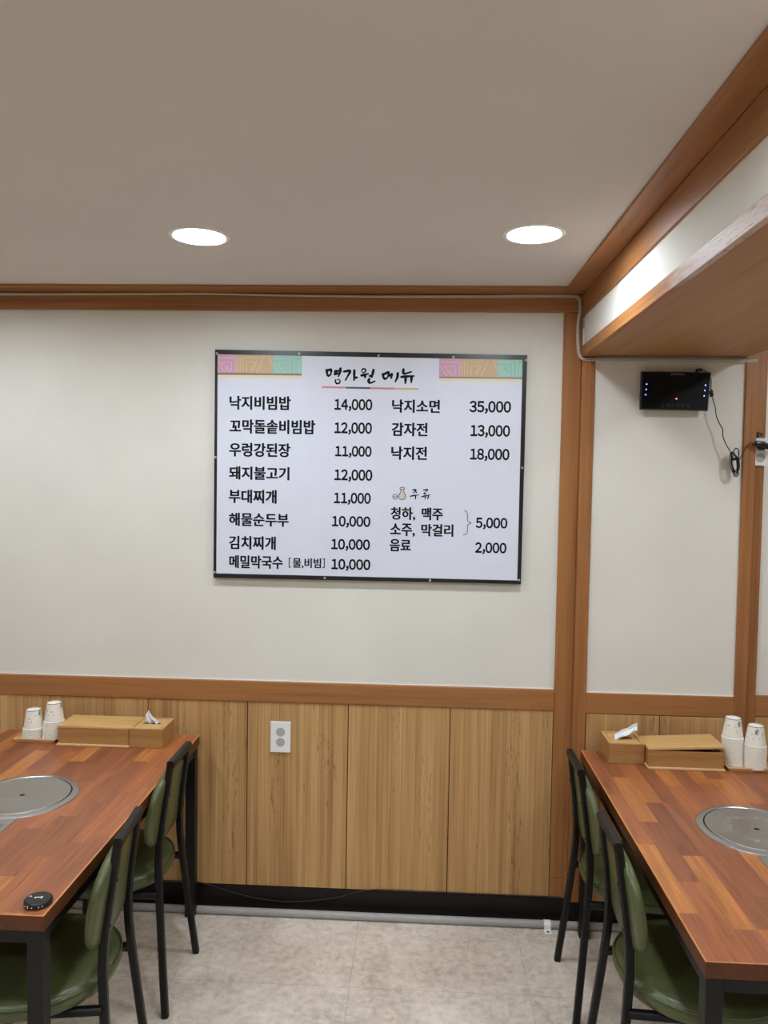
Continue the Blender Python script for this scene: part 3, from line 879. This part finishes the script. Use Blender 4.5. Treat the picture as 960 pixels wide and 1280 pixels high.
LIQ= [[(-0.0344, 1.7539), (-0.0187, 1.7551), (-0.0249, 1.7475), (-0.0306, 1.7385)], [(-0.0214, 1.7471), (-0.0139, 1.7435)], [(-0.0433, 1.728), (-0.0246, 1.7321), (-0.0067, 1.7347)], [(-0.02, 1.7322), (-0.0208, 1.7153)], [(0.0093, 1.754), (0.028, 1.7559), (0.0184, 1.7459)], [(0.016, 1.7454), (0.0138, 1.7388), (0.0254, 1.7414)], [(0.0019, 1.7265), (0.0186, 1.7314), (0.0396, 1.736)], [(0.021, 1.7301), (0.017, 1.7174)], [(0.0326, 1.7331), (0.0278, 1.7166)]]
BOTTLE= [[(-0.0825, 1.7625), (-0.0751, 1.764), (-0.0666, 1.7627), (-0.0656, 1.759), (-0.0684, 1.7557), (-0.0805, 1.7555), (-0.0829, 1.7587), (-0.0825, 1.7625)], [(-0.0801, 1.7555), (-0.0799, 1.7466), (-0.0862, 1.7336), (-0.0875, 1.7254), (-0.0831, 1.717), (-0.0742, 1.7148), (-0.0649, 1.7173), (-0.0603, 1.7254), (-0.0614, 1.7328), (-0.0668, 1.7445), (-0.0684, 1.7557)], [(-0.1114, 1.725), (-0.1097, 1.7315), (-0.1027, 1.7345), (-0.0951, 1.7323), (-0.0927, 1.7262), (-0.0954, 1.7182), (-0.1024, 1.7157), (-0.109, 1.7189), (-0.1114, 1.725)], [(-0.1086, 1.7264), (-0.1025, 1.7246), (-0.095, 1.7271)]]
BRACE= [(0.1762, 1.6748), (0.1859, 1.6694), (0.1894, 1.6534), (0.189, 1.6374), (0.1947, 1.6295), (0.2036, 1.6256), (0.1949, 1.6206), (0.1895, 1.6133), (0.1898, 1.5956), (0.1861, 1.5827), (0.1735, 1.5768)]
BANDL= [[-0.8244, 2.2125, -0.7494, 2.2874], [-0.7494, 2.2101, -0.6025, 2.287], [-0.6025, 2.2079, -0.485, 2.2865], [-0.8267, 2.2051, -0.4855, 2.2128], [-0.8267, 2.1938, -0.4854, 2.2051]]
BANDR= [[0.0645, 2.2036, 0.1515, 2.2791], [0.1515, 2.2039, 0.2937, 2.2793], [0.2937, 2.2043, 0.3983, 2.2794], [0.0653, 2.2004, 0.3992, 2.2058], [0.0655, 2.1898, 0.3993, 2.2004]]
PINS= [(-0.8291, 2.2898), (-0.4956, 2.2917), (-0.1774, 2.2872), (0.1196, 2.2835), (0.4069, 2.2741), (0.4013, 1.8493), (0.399, 1.4006), (0.044, 1.3913), (-0.3818, 1.3918), (-0.833, 1.405), (-0.8325, 1.8728)]
PY = 3.098
mb = thing('menu_board', 'large white menu board with black border and prices, on the main wall', 'menu board', (0, 0, 0))
CN = [(-.8373, 2.3057), (.4108, 2.2942), (.4074, 1.3847), (-.8378, 1.3826)]
IN = [(-.8262, 2.2868), (.3930, 2.2752), (.3927, 1.3990), (-.8263, 1.4006)]
def slab(poly, y0, y1):
    b = bmesh.new()
    A = [b.verts.new((u, y0, v)) for u, v in poly]; B = [b.verts.new((u, y1, v)) for u, v in poly]
    b.faces.new(A); b.faces.new(B[::-1]); n = len(poly)
    for i in range(n): b.faces.new((A[i], B[i], B[(i + 1) % n], A[(i + 1) % n]))
    return b
obj('board', slab(CN, PY + .001, FY - .0005), M_blk_pl, mb)
b = bmesh.new()
obj('sheet', slab(IN, PY, PY + .002), M_paper, mb)
b = bmesh.new()
O = [[b.verts.new((u, y, v)) for u, v in ring] for ring, y in ((CN, PY + .004), (CN, PY - .0008), (IN, PY - .0008), (IN, PY + .004))]
for A, B in zip(O, O[1:]):
    for j in range(4): b.faces.new((A[j], A[(j + 1) % 4], B[(j + 1) % 4], B[j]))
obj('border', b, M_tape, mb)
Y1 = PY - .0004; Y2 = PY - .0007; Y3 = PY - .0010
for t_, u0, v0, u1, v1 in TEXT:
    light = t_ in '[]'
    obj('menu_text', text_bm(t_, u0, v0, u1, v1, Y1, 0.0 if light else (.036 if t_[0].isdigit() else (.032 if t_ == '물,비빔' else .038))), M_ink, mb)
for part in (TITLE[:16], TITLE[16:]):
    b = bmesh.new()
    for s in part: ribbon(b, s, .0112 if len(s) < 7 else .0070, Y1)
    obj('menu_title', b, M_ink, mb)
b = bmesh.new()
for i, s in enumerate(UNDER): ribbon(b, s, .0072, Y1, taper=False, mi=i)
obj('title_underline', b, [M_rose, M_dkgreen, M_rose, M_gold], mb)
b = bmesh.new()
for s in LIQ: ribbon(b, s, .0056, Y1)
obj('section_title', b, M_ink, mb)
b = bmesh.new()
flat_poly(b, BOTTLE[1][:-1], Y1, 1)
for s in BOTTLE: ribbon(b, s, .0024, Y2, taper=False)
obj('bottle_drawing', b, [M_ink, M_bottle], mb)
b = bmesh.new(); ribbon(b, BRACE, .0026, Y1, k=4, taper=False); obj('brace', b, M_ink, mb)
for BD in (BANDL, BANDR):
    b = bmesh.new()
    for i, (u0, v0, u1, v1) in enumerate(BD):
        flat_poly(b, [(u0, v0), (u1, v0), (u1, v1), (u0, v1)], Y1 - .0001 * (i > 2), (0, 1, 2, 6, 7)[i])
    # angular fret lines on the three blocks
    for i in range(3):
        u0, v0, u1, v1 = BD[i]; W_, H_ = u1 - u0, v1 - v0
        def P_(a, c): return (u0 + a * W_, v0 + c * H_)
        if i == 1:
            L = [[(.10, .05), (.10, .95)], [(.03, .05), (.03, .95)], [(.18, .1), (.18, .85), (.62, .85), (.52, .45), (.42, .12)], [(.28, .12), (.28, .62), (.52, .62), (.40, .2)], [(.74, .95), (.66, .5), (.55, .05)], [(.90, .95), (.98, .4)]]
        else:
            L = [[(.06, .8), (.94, .8), (.94, .1)], [(.05, .62), (.28, .12), (.40, .1)], [(.24, .58), (.72, .58), (.72, .12), (.50, .12)], [(.24, .58), (.46, .2)], [(.52, .38), (.52, .2)]]
            if i == 2: L = [[(a * .62, c) for a, c in q] for q in L] + [[(.74, .05), (.74, .95)], [(.86, .1), (.86, .7), (.99, .7)], [(.93, .1), (.93, .5)]]
        for q in L: ribbon(b, [P_(a, c) for a, c in q], .0034, Y2, k=1, taper=False, mi=3 + i)
    obj('fret_band', b, [M_pink, M_tan, M_green, M_pink2, M_tan2, M_green2, M_bandsh, M_cream], mb)
for u, v in PINS:
    obj('pin', lathe(bmesh.new(), [(.0052, 0), (.0052, .002), (.0040, .0036), (.0005, .004)], 14, (0, 0, 0), axis='y'), M_pin, mb, smooth=True, loc=(u, PY - .0006, v))

# ------------------------------------------------------------------ sockets
def plate_holes(W_, H_, holes, y):
    """front face of a socket plate with round openings"""
    b = bmesh.new()
    es = []
    def loop(pts):
        vs = [b.verts.new((x, y, z)) for x, z in pts]
        for i in range(len(vs)): es.append(b.edges.new((vs[i], vs[(i + 1) % len(vs)])))
    loop([(-W_ / 2, -H_ / 2), (W_ / 2, -H_ / 2), (W_ / 2, H_ / 2), (-W_ / 2, H_ / 2)])
    for cx, cz, r in holes: loop([(cx + r * math.cos(2 * PI * i / 32), cz + r * math.sin(2 * PI * i / 32)) for i in range(32)])
    bmesh.ops.triangle_fill(b, use_beauty=True, edges=es)
    return b
def socket(label, loc, W_, H_, r, gap, group):
    t = thing('wall_socket', label, 'socket', loc, 0, group)
    hs = [(0, gap / 2, r), (0, -gap / 2, r)]
    b = plate_holes(W_, H_, hs, -.009)
    o4 = [(-W_ / 2, -H_ / 2), (W_ / 2, -H_ / 2), (W_ / 2, H_ / 2), (-W_ / 2, H_ / 2)]
    A = [b.verts.new((x, -.009, z)) for x, z in o4]; B = [b.verts.new((x * 1.02, 0, z * 1.015)) for x, z in o4]
    for j in range(4): b.faces.new((A[j], A[(j + 1) % 4], B[(j + 1) % 4], B[j]))
    obj('cover_plate', b, M_white_pl, t)
    for cx, cz, rr in hs:
        b = lathe(bmesh.new(), [(rr, .009), (rr * .96, .0012), (rr * .02, .0010)], 32, (cx, 0, cz), axis='y')
        s = obj('socket_well', b, M_socket, t, smooth=True)
        b = bmesh.new()
        for a in (35, 215):
            x, z = math.cos(math.radians(a)) * rr * .42, math.sin(math.radians(a)) * rr * .42
            lathe(b, [(rr * .17, .0013), (rr * .17, .0018), (rr * .01, .0018)], 16, (cx + x, 0, cz + z), axis='y')
        for a in (125, 305):
            x, z = math.cos(math.radians(a)) * rr * .86, math.sin(math.radians(a)) * rr * .86
            box(b, cx + x - rr * .14, cx + x + rr * .14, -.007, -.0012, cz + z - rr * .12, cz + z + rr * .12)
        obj('contact', b, M_dark, s)
    return t
socket('white double wall socket on the wood wainscot beneath the menu board', (-.556, FY - .012, .731), .082, .124, .0185, .0425, None)
socket('white double wall socket on the wooden post, with a black plug in it', (1.3265, FY - .0145, 1.926), .052, .107, .0185, .046, None)
t = thing('cable_hook', 'small metal cable hook on the wooden post just above the plugged socket', 'hook', (1.3185, FY - .0145, 1.992))
obj('hook_plate', box(bmesh.new(), -.012, .004, -.004, 0, -.012, .012, .001), M_dark, t)
obj('hook_clip', lathe(bmesh.new(), [(.0085, 0), (.0095, .006), (.0085, .008), (.006, .006), (.006, 0)], 20, (.006, 0, 0), axis='y', closed=True), plain('brass', srgb(176, 150, 110), .35, .7), t, smooth=True)
t = thing('power_plug', 'black angled power plug pushed into the upper socket on the wooden post', 'plug', (1.3265, FY - .0235, 1.949))
b = bmesh.new()
lathe(b, [(.0165, -.006), (.0175, .006), (.018, .016), (.014, .024), (.001, .026)], 24, axis='y')
tube(b, catmull([(-.034, -.034, .008), (-.02, -.034, .007), (.0, -.030, .002), (.02, -.028, -.006), (.036, -.027, -.012)], 4), .011, ROUND8)
obj('plug_body', b, M_blk_pl, t, smooth=True)
obj('strain_relief', tube(bmesh.new(), [(-.045, -.0325, .008), (-.033, -.034, .008)], .0045), M_blk_pl, t, smooth=True)

# ------------------------------------------------------------------ call display and its cord
WY = AY + .01
dx, dz = .9745, 2.155
t = thing('call_display', 'black call-number display with blue lights, high on the wall under the beam', 'display', (dx, WY, dz))
b = bmesh.new()
fr = [(-.129, -.073), (.126, -.075), (.133, .072), (-.128, .073)]
O = []
for ring, y in (([(x * .86, z * .8 + .004) for x, z in fr], -.0005), ([(x * .93, z * .97 + .001) for x, z in fr], -.012), ([(x * 1.015, z * 1.01) for x, z in fr], -.026), ([(x * 1.015, z * 1.01) for x, z in fr], -.036), ([(x * .985, z * .97) for x, z in fr], -.041)):
    O.append([b.verts.new((x, y, z)) for x, z in ring])
for A, B in zip(O, O[1:]):
    for j in range(4): b.faces.new((A[j], A[(j + 1) % 4], B[(j + 1) % 4], B[j]))
b.faces.new(O[0]); b.faces.new(O[-1])
obj('housing', b, M_blk_pl, t)
b = bmesh.new(); A = [(x * .975, z * .955) for x, z in fr]
q0 = [b.verts.new((x, -.0405, z)) for x, z in A]; q1 = [b.verts.new((x, -.0420, z)) for x, z in A]
for j in range(4): b.faces.new((q0[j], q0[(j + 1) % 4], q1[(j + 1) % 4], q1[j]))
b.faces.new(q1)
scr = obj('screen', b, M_blk_gl, t)
for x in (-.111, .112):
    for k in range(3):
        obj('blue_light', lathe(bmesh.new(), [(.0024, 0), (.0024, .0012), (.0004, .0014)], 12, axis='y'), M_blue, t, smooth=True, loc=(x + (.0015 if x < 0 else .002) * (1 - k), -.0421, .024 - .0205 * k - (.002 if x > 0 else 0)))
obj('red_light', lathe(bmesh.new(), [(.0030, 0), (.0030, .0012), (.0004, .0014)], 12, axis='y'), M_red, t, smooth=True, loc=(.005, -.0421, -.031))
obj('lettering', text_bm('(WITHCALL)', -.020, .0575, .033, .0665, -.0424, .01), M_letter, scr)
for i, c_ in enumerate('24AA88'):
    x = -.047 + .0195 * i
    obj('key_mark', text_bm(c_, x - .0055, -.064, x + .0055, -.050, -.0424, .012), M_seg, scr)
obj('power_jack', tube(bmesh.new(), [(.085, -.026, .074), (.085, -.026, .080), (.089, -.026, .0835), (.104, -.026, .0825)], .0058), M_blk_pl, t, smooth=True)
CY = WY - .032
t = thing('adapter_wire', 'thin black wire hanging from the display, bundled beside the wooden post', 'wire', (0, 0, 0))
cord = [(1.078, CY + .006, 2.237), (1.098, CY, 2.226), (1.112, CY, 2.200), (1.113, CY, 2.170), (1.1155, CY, 2.150), (1.124, CY, 2.118), (1.1325, CY, 2.090), (1.1365, CY, 2.062), (1.148, CY, 2.035), (1.1625, CY, 2.010), (1.1645, CY, 1.985), (1.176, CY, 1.955), (1.196, CY, 1.920), (1.204, CY + .004, 1.885)]
obj('cord', tube(bmesh.new(), catmull(cord, 5), .0019), M_blk_pl, t, smooth=True)
obj('ferrite_bead', tube(bmesh.new(), [(1.1115, CY, 2.158), (1.1130, CY, 2.157), (1.1175, CY, 2.137), (1.1185, CY, 2.1355)], .0078), M_blk_pl, t, smooth=True)
b = bmesh.new(); rr = random.Random(5)
for k in range(6):
    ox, oy = rr.uniform(-.005, .005), rr.uniform(-.006, .008)
    lo_, hi_ = 1.838 + rr.uniform(-.006, .012), 1.920 + rr.uniform(-.012, .004)
    L = []
    for i in range(17):
        a = 2 * PI * i / 16
        zz = (lo_ + hi_) / 2 + (hi_ - lo_) / 2 * math.sin(a)
        L.append((1.212 + (1.880 - zz) * .16 + ox + .010 * math.cos(a) * (1 + .1 * k), CY + oy, zz))
    tube(b, L, .0019)
tube(b, catmull([(1.204, CY, 1.915), (1.212, CY - .004, 1.936), (1.224, CY - .004, 1.930), (1.2275, CY, 1.905), (1.226, CY, 1.86), (1.229, CY, 1.838), (1.222, CY, 1.828), (1.212, CY, 1.832), (1.211, CY, 1.845)], 5), .0019)
tube(b, catmull([(1.220, CY, 1.880), (1.230, CY, 1.893), (1.243, CY, 1.918), (1.258, CY + .004, 1.943), (1.270, CY + .004, 1.957), (1.2825, CY + .006, 1.957)], 5), .0019)
obj('coiled_bundle', b, M_blk_pl, t, smooth=True)
obj('cord_tie', tube(bmesh.new(), [(1.207, CY, 1.900), (1.209, CY, 1.890)], .011), M_blk_pl, t, smooth=True)

# ------------------------------------------------------------------ cables and the pipe along the floor
t = thing('white_cable', 'twin white cable running along the dark crown trim, then under the beam', 'cable')
Yc = FY - .027; Yb = AY - .004
A = [(-3.28, 2.5235), (-2.4, 2.524), (-1.725, 2.5235), (-1.393, 2.5245), (-1.129, 2.526), (-.862, 2.5295), (-.544, 2.5225), (-.192, 2.5205), (.22, 2.524), (.48, 2.5285), (.585, 2.5265)]
for k, (dzz, dxx) in enumerate(((0, 0), (-.0062, -.0055))):
    P = [(u, Yc, min(2.5275, v) + dzz * (0.4 + .6 * (0.5 + .5 * math.sin(u * 2.1)))) for u, v in A]
    P += [(.606 + dxx, Yc, 2.520 + dzz), (.613 + dxx, Yc, 2.500), (.614 + dxx, Yc - .001, 2.470), (.608 + dxx, Yc + .005, 2.41), (.611 + dxx, Yc - .006, 2.315 + dzz), (.618, Yb - .008, 2.283 + dzz), (.640, Yb, 2.2795 + dzz), (.70, Yb, 2.279 + dzz), (.85, Yb, 2.278 + dzz), (1.05, Yb, 2.277 + dzz), (1.22, Yb, 2.277 + dzz), (1.282, Yb, 2.280 + dzz), (1.294, Yb, 2.283 + dzz)]
    obj('strand', tube(bmesh.new(), catmull(P, 6), .0028), M_cable_w, t, smooth=True)
obj('clip', box(bmesh.new(), .604, .619, Yc - .0045, Yc + .004, 2.4845, 2.4895, .001), M_pin, t)
tag(obj('wall_top_strip', box(bmesh.new(), .676, 1.253, AY - .0005, AY + .0095, 2.2815, 2.2875, .001), plain('strip_grey', srgb(176, 168, 158), .5), None), 'thin grey strip along the top of the wall just under the beam', 'cable duct')  # plain grey strip laid between the twin cable and the beam
pts = [(-1.2, .106), (-1.0, .1075), (-.888, .1055), (-.802, .084), (-.691, .0555), (-.584, .0415), (-.477, .041), (-.331, .0625), (-.236, .091), (-.170, .1045), (-.104, .1075), (.024, .1070), (.272, .1065), (.50, .1065), (.60, .1065)]
o = obj('black_cable', tube(bmesh.new(), catmull([(u, FY - .0150, v) for u, v in pts], 6), .0018), plain('cable_black_sheen', srgb(58, 50, 50), .35), None, smooth=True)
tag(o, 'thin black cable sagging in front of the black baseboard', 'cable')
t = thing('floor_pipe', 'grey pipe lying on the floor along the black baseboard', 'pipe')
obj('pipe', tube(bmesh.new(), [(-3.2, 3.062, .0155), (3.2, 3.062, .0155)], .0150, [(math.cos(2 * PI * i / 20), math.sin(2 * PI * i / 20)) for i in range(20)]), M_pipe, t, smooth=True)
b = bmesh.new()
prof = [(3.018, .0025), (3.045, .0025)] + [(3.062 - .0172 * math.cos(a), .0155 + .0172 * math.sin(a)) for a in [i * PI / 10 for i in range(0, 9)]]
top = [(y, z) for y, z in prof]; bot = [(y, z - .0018) if i < 2 else (3.062 + (y - 3.062) * .9, .0155 + (z - .0155) * .9) for i, (y, z) in enumerate(prof)]
for x0, x1 in ((.526, .553),):
    prism_x(b, top + bot[::-1], x0, x1)
cl = obj('pipe_strap', b, M_white_pl, t)
obj('screw', lathe(bmesh.new(), [(.0058, .0), (.0055, .0020), (.0005, .0024)], 14, (.5395, 3.031, .0026)), plain('screw_grey', srgb(120, 116, 110), .35, .6), cl, smooth=True)

# ------------------------------------------------------------------ call button
t = thing('call_button', 'round black call button with a white 1, on the table corner', 'call button', (-.921, 1.813, TZ))
obj('button_body', lathe(bmesh.new(), [(.030, .0004), (.0328, .0025), (.0335, .008), (.0325, .0125), (.0295, .0150), (.001, .0156)], 48), M_blk_pl, t, smooth=True)
b = bmesh.new()
ribbon(b, [(-.0085, 0), (.0085, .0018)], .0034, 0, k=1, taper=False)
ribbon(b, [(.0080, .0065), (.0092, -.0040)], .0030, 0, k=1, taper=False)
ribbon(b, [(-.0080, .0), (-.0055, -.0050)], .0030, 0, k=1, taper=False)
for v in b.verts: v.co = Vector((v.co.x, v.co.z, .01585))
obj('number', b, M_white_ink, t)
b = bmesh.new()
for q in [[(-.017, .002), (-.0215, .006)], [(-.0215, .006), (-.0235, .001)]]:
    ribbon(b, q, .002, 0, k=1, taper=False)
for v in b.verts: v.co = Vector((v.co.x, v.co.z, .01575))
obj('mark', b, M_white_ink, t)
b = bmesh.new()
for a in (-125, -108, -90, -62, -48):
    r_ = .0338; an = math.radians(a)
    for zz in ((.006, .0098) if a in (-108,) else (.0075,)):
        lathe(b, [(.0014, -.0004), (.0014, .0004), (.0002, .0006)], 10, (r_ * math.cos(an), r_ * math.sin(an), zz), axis='y')
obj('dots', b, M_white_ink, t)
